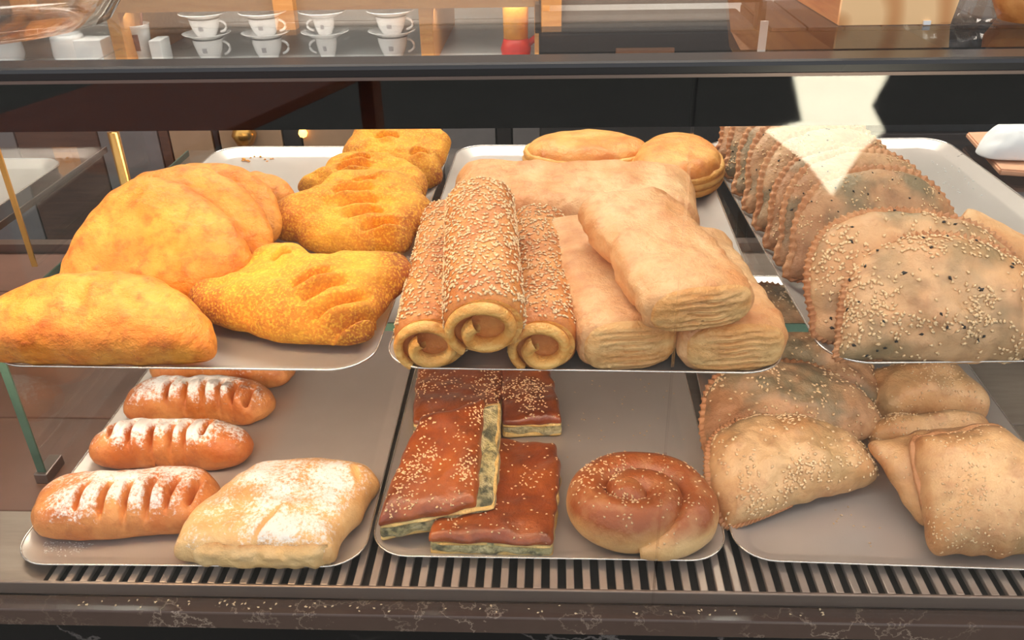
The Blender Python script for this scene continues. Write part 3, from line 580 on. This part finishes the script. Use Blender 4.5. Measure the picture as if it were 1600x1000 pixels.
# ------------------------------------------------------------------ lower middle tray
GK = 'spinach pie pieces'
def pie(label, pts, base, tilt, yaw, lift, nseed, seed, H=.027, top=None):
    fr = Frame(base, ZL, tilt, yaw, lift+.0006); out = [fr.loc(x, y, H*.5 if top else H) for x, y in pts]; cx_ = np.mean([q[0] for q in out]); hw_ = max(q[0] for q in out)-cx_; tout = [(q[0]-.017*min(1, max(0, (q[0]-cx_)/hw_-.1)*1.6), q[1]) for q in out] if top else out; O_ = np.array(out); c = O_.mean(0); ins = lambda k: [tuple(c+(q-c)*k) for q in O_]
    dens = lambda o_: [tuple(a+(b_-a)*t) for a, b_ in zip(np.array(o_), np.roll(np.array(o_), -1, 0)) for t in (.06, .35, .65, .94)]
    V, Fc, tone, dust, O = blobmesh(dens(tout), .013, .004, p=14, q=.5, lump=.006, ls=17, wob=.0015, feat=lambda V, s, t, tn, d, c: (tn-.35*np.clip((s-.93)/.07, 0, 1), d))
    V[:, 2] += H-.012
    root = mk('spinach_pie', V, Fc, M['pie'], None, tone, dust); fr.put(root); tag(root, label, 'spinach pie', GK)
    V2, F2, t2, _, _ = blobmesh(dens(ins(.998)), H-.006, .008, p=24, q=.5, pb=20, lump=.002, wob=.002, ls=40); mk('spinach_filling', V2, F2, M['spinach'], root, t2*.6)
    V3, F3, t3, _, _ = blobmesh(dens(ins(1.0)), .009, .004, p=20, q=.5, pb=20, lump=.001, wob=.0014); mk('bottom_crust', V3, F3, M['pie_base'], root, t3*.5)
    V4, F4, t4, _, _ = blobmesh(dens(ins(.995)), .006, .003, p=20, q=.5, pb=20, lump=.001, wob=.0014); V4[:, 2] += H-.014; mk('upper_crust_layers', V4, F4, M['pie_base'], root, t4*.5)
    seedmesh(root, 'sesame_seeds', M['seed'], V, Fc, nseed, patchy(.6, 24, seed, -.05), .0032)
pie('back left spinach pie piece, half under the front piece', [(644, 655), (648, 600), (658, 545), (788, 545), (784, 600), (780, 655)], (712, 670), 0, 0, 0, 330, 1)
pie('back right spinach pie piece with thick sesame, cut edge to the front', [(785, 655), (782, 605), (785, 550), (852, 550), (866, 600), (878, 652)], (830, 682), 0, 0, 0, 330, 2)
pie('right front spinach pie piece, partly covered by the largest piece', [(668, 836), (690, 760), (705, 690), (780, 678), (868, 688), (876, 720), (870, 780), (862, 842)], (765, 868), 0, 0, 0, 260, 3)
pie('largest spinach pie piece, slanting at the left front on the others', [(592, 832), (612, 770), (640, 695), (660, 664), (722, 648), (783, 634), (780, 690), (778, 752), (772, 800), (700, 812)], (668, 862), 11, 0, .004, 420, 4, H=.032, top=True)
# spiral bun: one coil of dough
cb = at_z(990, 797, ZL+.022)
pth = []; rr = []
for i in range(170):
    f = i/169; th = math.radians(-88)+f*2*math.pi*1.8; R_ = .062*(1-f)**.85*(.80+.20*min(1, f*7))+.001; r_ = .0215*min(1, .30+f*7)
    pth.append((R_*math.cos(th)*1.06, R_*math.sin(th)*.92, .0225+.010*f-.008*max(0, 1-f*10)-.016*max(0, (f-.92)/.08)**2)); rr.append(r_)
Vv, Ff = tubemesh(pth, rr, 28, sx=.95, sz=1.2); Vv = np.array(Vv); n1 = vnoise(Vv, 26, 3); n2 = vnoise(Vv, 70, 8); Vv[:, 2] = np.maximum(Vv[:, 2]+n1*.003, .0)
tone = np.clip((Vv[:, 2]+.004*n1-.022)/.018, 0, 1)*.95+.25*np.clip(n2, 0, 1)
o = mk('spiral_bun', Vv, Ff, M['spiral'], None, tone, np.zeros(len(Vv))); o.location = (cb.x, cb.y, ZL+.0006); tag(o, 'round spiral bun with a sesame top on the middle lower tray', 'bun')
seedmesh(o, 'sesame_seeds', M['seed'], Vv, [f for f in Ff if len(f) == 4], 330, patchy(.55, 22, 9, .0), .0033)

# ------------------------------------------------------------------ lower right tray
GM = 'pale half moons lying on the lower right tray'
half_moon('pale sesame half moon at the front of the lower right tray', GM, [(1380, 728), (1366, 692), (1332, 661), (1290, 641), (1240, 632), (1190, 634), (1148, 647), (1122, 672), (1114, 702), (1113, 745), (1124, 790), (1137, 820), (1172, 813), (1220, 795), (1270, 776), (1330, 762), (1368, 748)], (1240, 800), ZL, 24, 14, 'pale', .042, 460, span=(.1, .78), teeth=70)
half_moon('browner half moon leaning behind the front pale one', GM, [(1372, 668), (1362, 630), (1325, 598), (1270, 572), (1205, 565), (1150, 574), (1116, 594), (1102, 632), (1100, 680), (1118, 715), (1200, 722), (1300, 712)], (1225, 722), ZL, 34, 4, 'brown_herb', .036, 420, span=(.05, .8), teeth=50)
half_moon('half moon mostly hidden behind the browner one, under the shelf tray', GM, [(1372, 640), (1368, 590), (1345, 545), (1300, 520), (1240, 515), (1190, 535), (1175, 580), (1190, 630), (1280, 650)], (1280, 655), ZL, 36, 0, 'brown_herb', .034, 300, span=(.05, .8), teeth=50)
half_moon('rearmost lower half moon, seen through the gap between the upper trays', GM, [(1285, 560), (1280, 500), (1250, 462), (1200, 445), (1150, 455), (1110, 490), (1100, 550), (1140, 585), (1230, 588)], (1190, 590), ZL, 36, 0, 'brown_herb', .034, 260, span=(.05, .8), teeth=50)
GN = 'folded pale pastries at the lower right'
def fold(label, pts, base, tilt, yaw, lift, H, ns_, p=3.2):
    o, V, Fc, fr, O = pastry('folded_pastry', label, 'pastry', GN, pts, base, ZL, 'pale', H=H, B=.008, tilt=tilt, yaw=yaw, lift=lift, p=p, q=.55, lump=.008, ls=18, near=.15, far=.8, nr=36, wob=.002, feat=lambda V, s, t, tn, d, c: (tn+.4*np.clip((s-.9)/.1, 0, 1)*t, d))
    if ns_: seedmesh(o, 'sesame_seeds', M['seed'], V, Fc, ns_, patchy(.3, 22, len(label), -.1), .0032)
    return o, O
fold('rear folded pale pastry with a hollow right end', [(1360, 600), (1368, 568), (1440, 552), (1500, 565), (1532, 600), (1546, 640), (1530, 660), (1450, 655), (1380, 655), (1362, 635)], (1455, 660), 20, 0, .006, .045, 180)
fold('rolled pale pastry lying between two folded ones', [(1358, 662), (1385, 645), (1450, 637), (1515, 634), (1545, 652), (1548, 690), (1490, 705), (1400, 705), (1365, 690)], (1455, 706), 26, 0, .008, .036, 140)
o, O = fold('folded pale pastry under the square one at the right front', [(1365, 688), (1400, 674), (1450, 662), (1530, 656), (1562, 682), (1566, 780), (1510, 826), (1445, 824), (1416, 792), (1390, 742)], (1470, 824), 24, 0, .008, .030, 120)
o, O = fold('square folded pale pastry at the right front corner with pink browned edges', [(1428, 692), (1455, 682), (1500, 676), (1550, 666), (1585, 690), (1630, 700), (1670, 730), (1665, 850), (1600, 868), (1520, 868), (1458, 866), (1446, 820), (1436, 760)], (1545, 867), 30, 0, .008, .040, 300)
rim_band(o, O, .008, 6, (-.30, .14), .004)

# crumbs and seeds fallen on trays and ledge
def crumbs(name, label, quad, z, n, mat, ln):
    P = [at_z(*q, z) for q in quad]; V = [tuple(p) for p in P]
    o = seedmesh(None, name, M[mat], V, [(0, 1, 2, 3)] if (P[1]-P[0]).cross(P[2]-P[0]).z > 0 else [(3, 2, 1, 0)], n, lambda P, n: np.ones(len(P)), ln); tag(o, label, 'crumbs'); return o
crumbs('crumbs', 'fallen sesame seeds scattered on the middle lower tray', [(880, 590), (1055, 590), (1080, 700), (880, 720)], ZL+.0005, 42, 'seed', .003)
crumbs('crumbs', 'yellow flakes at the back of the upper left tray', [(380, 240), (435, 240), (430, 252), (375, 255)], ZU+.0005, 14, 'corn', .006)
crumbs('crumbs', 'powdered sugar specks fallen beside the front slit pastry', [(40, 860), (60, 845), (150, 848), (110, 872)], ZL+.0005, 120, 'white', .0018)
crumbs('crumbs', 'white flakes on the empty half of the upper right tray', [(1450, 250), (1530, 260), (1560, 310), (1480, 300)], ZU+.0005, 40, 'white', .003)
crumbs('crumbs', 'pale crumbs lying on the marble ledge', [(120, 936), (1300, 952), (1300, 964), (120, 950)], ZLIP+.0003, 70, 'crumb', .0032)
crumbs('crumbs', 'fallen seeds on the empty part of the lower right tray', [(1290, 790), (1400, 780), (1430, 860), (1300, 860)], ZL+.0005, 12, 'seed', .003)

# paper bag and tissue at the right of the shelf
q = [at_z(*p_, ZUS+.006) for p_ in ((1508, 215), (1600, 212), (1720, 262), (1720, 285), (1560, 274))]
bm = bmesh.new(); f = bm.faces.new([bm.verts.new(x) for x in q]); r = bmesh.ops.extrude_face_region(bm, geom=[f]); bmesh.ops.translate(bm, vec=(0, 0, .008), verts=[v for v in r['geom'] if isinstance(v, bmesh.types.BMVert)])
bmesh.ops.bevel(bm, geom=list(bm.edges), offset=.002, segments=2, affect='EDGES'); tag(bmo('paper_bag', bm, M['kraft']), 'flat brown paper bag lying right of the upper right tray', 'paper bag')
fr = Frame((1590, 240), ZUS+.0145, 0, 0, 0)
V, Fc, t, d, O = blobmesh([fr.loc(x, y, .015) for x, y in ((1528, 225), (1545, 205), (1600, 196), (1680, 200), (1720, 225), (1680, 238), (1600, 236), (1550, 234))], .035, .004, lump=.012, ls=30, p=2.2); o = mk('tissue', V, Fc, M['tissue']); fr.put(o); tag(o, 'crumpled white tissue on the brown paper bag', 'tissue')

# ------------------------------------------------------------------ on the glass top
wb_ = at_z(1310, 41, ZT); wr = at_z(1491, 38, ZT)
blk = tag(empty('wood_block', (wb_.x, wb_.y, ZT+.0005)), 'thick wooden block with round end grain on the glass top', 'wood block')
wd_ = (wr-wb_).x
prof = [(0, 0), (wd_*.96, 0), (wd_, .02), (wd_*1.0, .055), (wd_*.9, .085), (wd_*.6, .1), (wd_*.3, .095), (wd_*.1, .07), (.0, .03)]
bm = bmesh.new(); f = bm.faces.new([bm.verts.new((x, .004, z)) for x, z in prof]); r = bmesh.ops.extrude_face_region(bm, geom=[f]); bmesh.ops.translate(bm, vec=(-.012, .34, 0), verts=[v for v in r['geom'] if isinstance(v, bmesh.types.BMVert)]); bmo('log_body', bm, M['wood_block'], blk)
bm = bmesh.new(); f = bm.faces.new([bm.verts.new((x, 0, z)) for x, z in prof]); r = bmesh.ops.extrude_face_region(bm, geom=[f]); bmesh.ops.translate(bm, vec=(0, .004, 0), verts=[v for v in r['geom'] if isinstance(v, bmesh.types.BMVert)]); bmo('end_grain_face', bm, M['end_grain'], blk)
box('pale_tab', wd_*.72, wd_*.78, -.002, .0, .0, .0025, M['white'], blk)
# crumpled plastic bag
pb = at_z(1545, 30, ZT); V = []; Fc = []; nu = 26
for i in range(nu+1):
    for j in range(nu+1):
        x, y = (i/nu-.5)*.2, (j/nu-.5)*.28; h_ = .05*(1-(2*i/nu-1)**4)*(1-(2*j/nu-1)**4); V.append((x, y, max(.001, h_+.03*noise.noise(Vector((x*22, y*22, 1)))+.015*noise.noise(Vector((x*60, y*60, 4))))))
for i in range(nu):
    for j in range(nu): a = i*(nu+1)+j; Fc.append((a, a+1, a+nu+2, a+nu+1))
o = pyd('plastic_bag', V, Fc, M['bag'], None, False); o.location = (pb.x+.06, pb.y+.12, ZT+.0005); tag(o, 'crumpled clear plastic bag on the glass top beside the wood block', 'plastic bag')
ob = at_z(1608, 45, ZT); o = lathe('wooden_ball', [(0, 0), (.02, 0), (.026, .012), (.024, .03), (.012, .042), (0, .044)], M['wood']); o.location = (ob.x+.014, ob.y+.03, ZT+.0005); tag(o, 'round orange wooden piece at the right edge of the glass top', 'wooden ball')
# big glass dome, left
gb = at_z(-125, 84, ZT)
o = lathe('glass_bowl', [(0, .002), (.07, .002), (.085, .006), (.105, .03), (.122, .07), (.13, .12), (.132, .16), (.135, .161), (.133, .12), (.125, .07), (.108, .03), (.087, .003), (.07, 0), (0, 0)], M['bag'], n=64); o.location = (gb.x, gb.y+.08, ZT+.0005); tag(o, 'large clear glass bowl on the glass top at the far left', 'glass bowl')

# ------------------------------------------------------------------ back counter with cups
YC, ZC = 2.02, .858
bc_ = tag(empty('back_counter', (0, YC, 0)), 'back counter with marble top and panelled cabinet front behind the case', 'counter')
box('countertop', -2.6, 2.6, 0, .68, ZC-.03, ZC, M['marble_grey'], bc_, .003); box('carcass', -2.6, 2.6, .03, .68, .05, ZC-.031, M['dark'], bc_)
px_edges = [-300, 20, 150, 245, 262, 330, 340, 440, 470, 560, 690, 775, 800, 930, 1120, 1250, 1380, 1440, 1490, 1650, 1900]; mats_ = ['cabinet_grey', 'cabinet_brown', 'cabinet_grey', 'cabinet_brown', 'cabinet_tan', 'dark', 'cabinet_tan', 'dark', 'cabinet_tan', 'cabinet_brown', 'cabinet_grey', 'dark', 'cabinet_grey', 'cabinet_grey', 'cabinet_brown', 'cabinet_tan', 'cabinet_grey', 'dark', 'cabinet_grey', 'cabinet_brown']
for i in range(len(px_edges)-1):
    x0, x1 = at_y(px_edges[i], 215, YC).x, at_y(px_edges[i+1], 215, YC).x; box('cabinet_panel', x0+.002, x1-.002, .008, .029, .08, ZC-.036, M[mats_[i]], bc_, .002)
tag(box('wall_splash', -2.6, 2.6, 2.702, 2.719, ZC+.001, 1.2, M['marble_grey']), kind='structure')
rk = tag(empty('wooden_rack', (0, 2.12, ZC)), 'oak rack with open bays standing on the back counter', 'rack')
zr0 = at_y(420, 17, 2.12).z
for a, b_ in ((168, 188), (655, 676)):
    x0, x1 = at_y(a, 40, 2.12).x, at_y(b_, 40, 2.12).x; box('post', x0, x1, 0, .5, .0005, .3, M['wood'], rk, .002)
x0, x1 = at_y(-260, 40, 2.12).x, at_y(835, 40, 2.12).x
box('rail', x0, x1, -.001, .03, zr0-ZC, zr0-ZC+.06, M['wood'], rk, .002); box('shelf_underside', x0, x1, .031, .5, zr0-ZC+.001, zr0-ZC+.02, M['black_gloss'], rk); box('post', x0-.04, x0, 0, .5, .0005, .3, M['wood'], rk); box('post', x1, x1+.035, 0, .5, .0005, .3, M['wood'], rk)
# cups and saucers in stacks
def cup_meshes(narrow):
    k = .72 if narrow else 1.0
    pr = [(0, .003), (.019*k, .003), (.023*k, .0), (.0245*k, .003), (.031*k, .018), (.036*k, .038), (.0375*k, .052), (.0385*k, .0525), (.0372*k, .05), (.034*k, .036), (.028*k, .016), (.018*k, .006), (0, .006)]
    return pr, k
def cup(x, y, z, label, hand, narrow=False, h=1.0):
    pr, k = cup_meshes(narrow); e = tag(empty('cup', (x, y, z)), label, 'cup', 'white coffee cups in stacks'); lathe('cup_body', [(r, zz*h) for r, zz in pr], M['china'], e, 36)
    s = 1 if hand > 0 else -1
    tube('handle', [(s*(.034*k+.019*math.sin(t)), 0, (.028+.0165*math.cos(t))*h) for t in np.linspace(.15, math.pi-.15, 12)], .0033, M['china'], e, 8, cap=True)
    q = lathe('printed_mark', [(.0322*k, .02*h), (.0352*k, .033*h)], M['print_grey'], e, 6, math.radians(-100), math.radians(-80)); return e
def saucer(x, y, z, label):
    o = lathe('saucer', [(0, .001), (.03, .001), (.034, 0), (.04, .004), (.058, .012), (.06, .0135), (.057, .0138), (.038, .0068), (.03, .005), (0, .005)], M['china'], None, 40); o.location = (x, y, z); tag(o, label, 'saucer', 'white saucers in cup stacks')
names = ['first', 'second', 'third', 'fourth']
for i, (px, hand, nar) in enumerate(((330, 1, 0), (421, 1, 0), (513, -1, 1), (616, 1, 0))):
    q = at_y(px, 90, 2.22); z = ZC+.0005; hh = .95
    cup(q.x, 2.22, z, 'lower white cup of the %s cup stack from the left' % names[i], hand, nar, hh); z += .0525*hh+.0006
    saucer(q.x, 2.22, z, 'lower saucer of the %s cup stack from the left' % names[i]); z += .0058
    cup(q.x, 2.22, z, 'upper white cup of the %s cup stack from the left' % names[i], hand, nar, .8); z += .0525*.8+.0006
    saucer(q.x, 2.22, z, 'topmost saucer of the %s cup stack from the left' % names[i])
q = at_y(222, 90, 2.2)
e = tag(empty('paper_cup', (q.x, 2.2, ZC+.0005)), 'white paper cup with a brown print left of the cup stacks', 'cup'); lathe('cup_body', [(0, 0), (.025, 0), (.034, .09), (.0355, .091), (.0335, .088), (.0245, .004), (0, .004)], M['china'], e, 32); lathe('brown_print', [(.0285, .03), (.0328, .07)], M['choc'], e, 8, math.radians(-100), math.radians(-62)); tube('stirrer', [(.01, 0, .05), (.03, 0, .15)], .003, M['choc'], e, 6)
for k, (px, ww, hh, lb) in enumerate(((252, .03, .055, 'white card box beside the paper cup'), (148, .07, .058, 'square white box with faint print behind the glass bowl'))):
    q = at_y(px, 80, 2.2); tag(box('card_box', -ww/2, ww/2, -.03, .03, 0, hh, M['white'], None, .002), lb, 'box').location = (q.x, 2.2, ZC+.0005)
for px, lb in ((110, 'white pot beside the square white box'), (10, 'white pot at the far left of the counter')):
    q = at_y(px, 80, 2.2); o = lathe('pot', [(0, 0), (.035, 0), (.042, .02), (.04, .06), (.038, .07), (.034, .06), (.036, .02), (.03, .004), (0, .004)], M['china']); o.location = (q.x, 2.2, ZC+.0005); tag(o, lb, 'pot')
q = at_y(806, 60, 2.2)
e = tag(empty('juice_bottle', (q.x, 2.2, ZC+.0005)), 'orange bottle with a red base on the back counter', 'bottle'); lathe('red_base', [(0, 0), (.034, 0), (.038, .02), (.03, .045), (0, .045)], M['red'], e); lathe('orange_body', [(0, .045), (.03, .046), (.032, .14), (.02, .16), (0, .16)], M['orange'], e); tube('red_handle', [(.03, 0, .03), (.055, 0, .05), (.06, 0, .08)], .008, M['red'], e, 8)
# black box below the glass, behind the case
q0 = at_y(842, 80, 1.45); q1 = at_y(1184, 80, 1.45); zt0, zt1, zb = at_y(1000, 50, 1.45).z, at_y(1000, 7, 1.45).z, at_y(1000, 110, 1.45).z
e = tag(empty('black_stand', ((q0.x+q1.x)/2, 1.45, 0)), 'wide black leather covered stand behind the case with an open middle', 'stand'); a = (q1.x-q0.x)/2
box('lower_box', -a, a, 0, .2, .05, zt0, M['black'], e, .004); box('upper_bar', -a, a, 0, .03, zt1, zt1+.05, M['black_gloss'], e, .004)
for s in (-1, 1): box('side_bar', s*a-.006, s*a+.006, .0, .03, zt0, zt1+.002, M['black_gloss'], e)
x0, x1 = at_y(962, 80, 1.445).x-(q0.x+q1.x)/2, at_y(1054, 80, 1.445).x-(q0.x+q1.x)/2; ztag = at_y(1000, 75, 1.445).z; box('tan_tag', x0, x1, -.006, -.0005, ztag-.05, ztag, M['tan'], e, .002)
q = at_y(1189, 85, 1.4); zt = at_y(1189, 33, 1.4).z; o = box('price_card', -.006, .006, 0, .002, 0, zt-.78, M['white']); o.location = (q.x, 1.4, .78); tag(o, 'narrow white card standing right of the black stand', 'card')
x0, x1 = at_y(1200, 80, 1.45).x, at_y(1720, 80, 1.45).x; e = tag(empty('dark_crate', ((x0+x1)/2, 1.45, 0)), 'dark brown wooden crate behind the case at the right', 'crate'); a = (x1-x0)/2
for k in range(4): box('plank', -a, a, -.012, 0, .1+k*.2, min(.295+k*.2, zt0), M['dark_wood'], e, .002)
box('crate_body', -a, a, .0005, .25, .1, zt0-.003, M['black'], e)
for k in range(9): box('plank', -a+.001+k*2*a/9, -a+(k+1)*2*a/9-.002, 0, .25, zt0-.002, zt0+.004, M['dark_wood'], e, .001)
# brass lamp behind the left of the case
q = at_y(190, 260, 1.6); e = tag(empty('brass_lamp', (q.x, 1.6, 0)), 'brass post with a round cap behind the left turnovers', 'lamp'); tube('post', [(0, 0, .02), (0, 0, at_y(190, 206, 1.6).z)], .011, M['brass'], e, 14); lathe('base', [(0, 0), (.07, 0), (.07, .012), (.02, .025), (0, .025)], M['brass'], e)
q = at_y(380, 212, 2.0); o = lathe('brass_knob', [(0, -.03), (.02, -.024), (.03, 0), (.02, .024), (0, .03)], M['brass']); o.parent = bc_; o.location = (q.x, -.012, q.z)
q = at_y(470, 212, 2.0); o = lathe('indicator_bulb', [(0, -.012), (.008, -.008), (.011, 0), (.008, .008), (0, .012)], M['bulb']); o.parent = bc_; o.location = (q.x, .0, q.z)
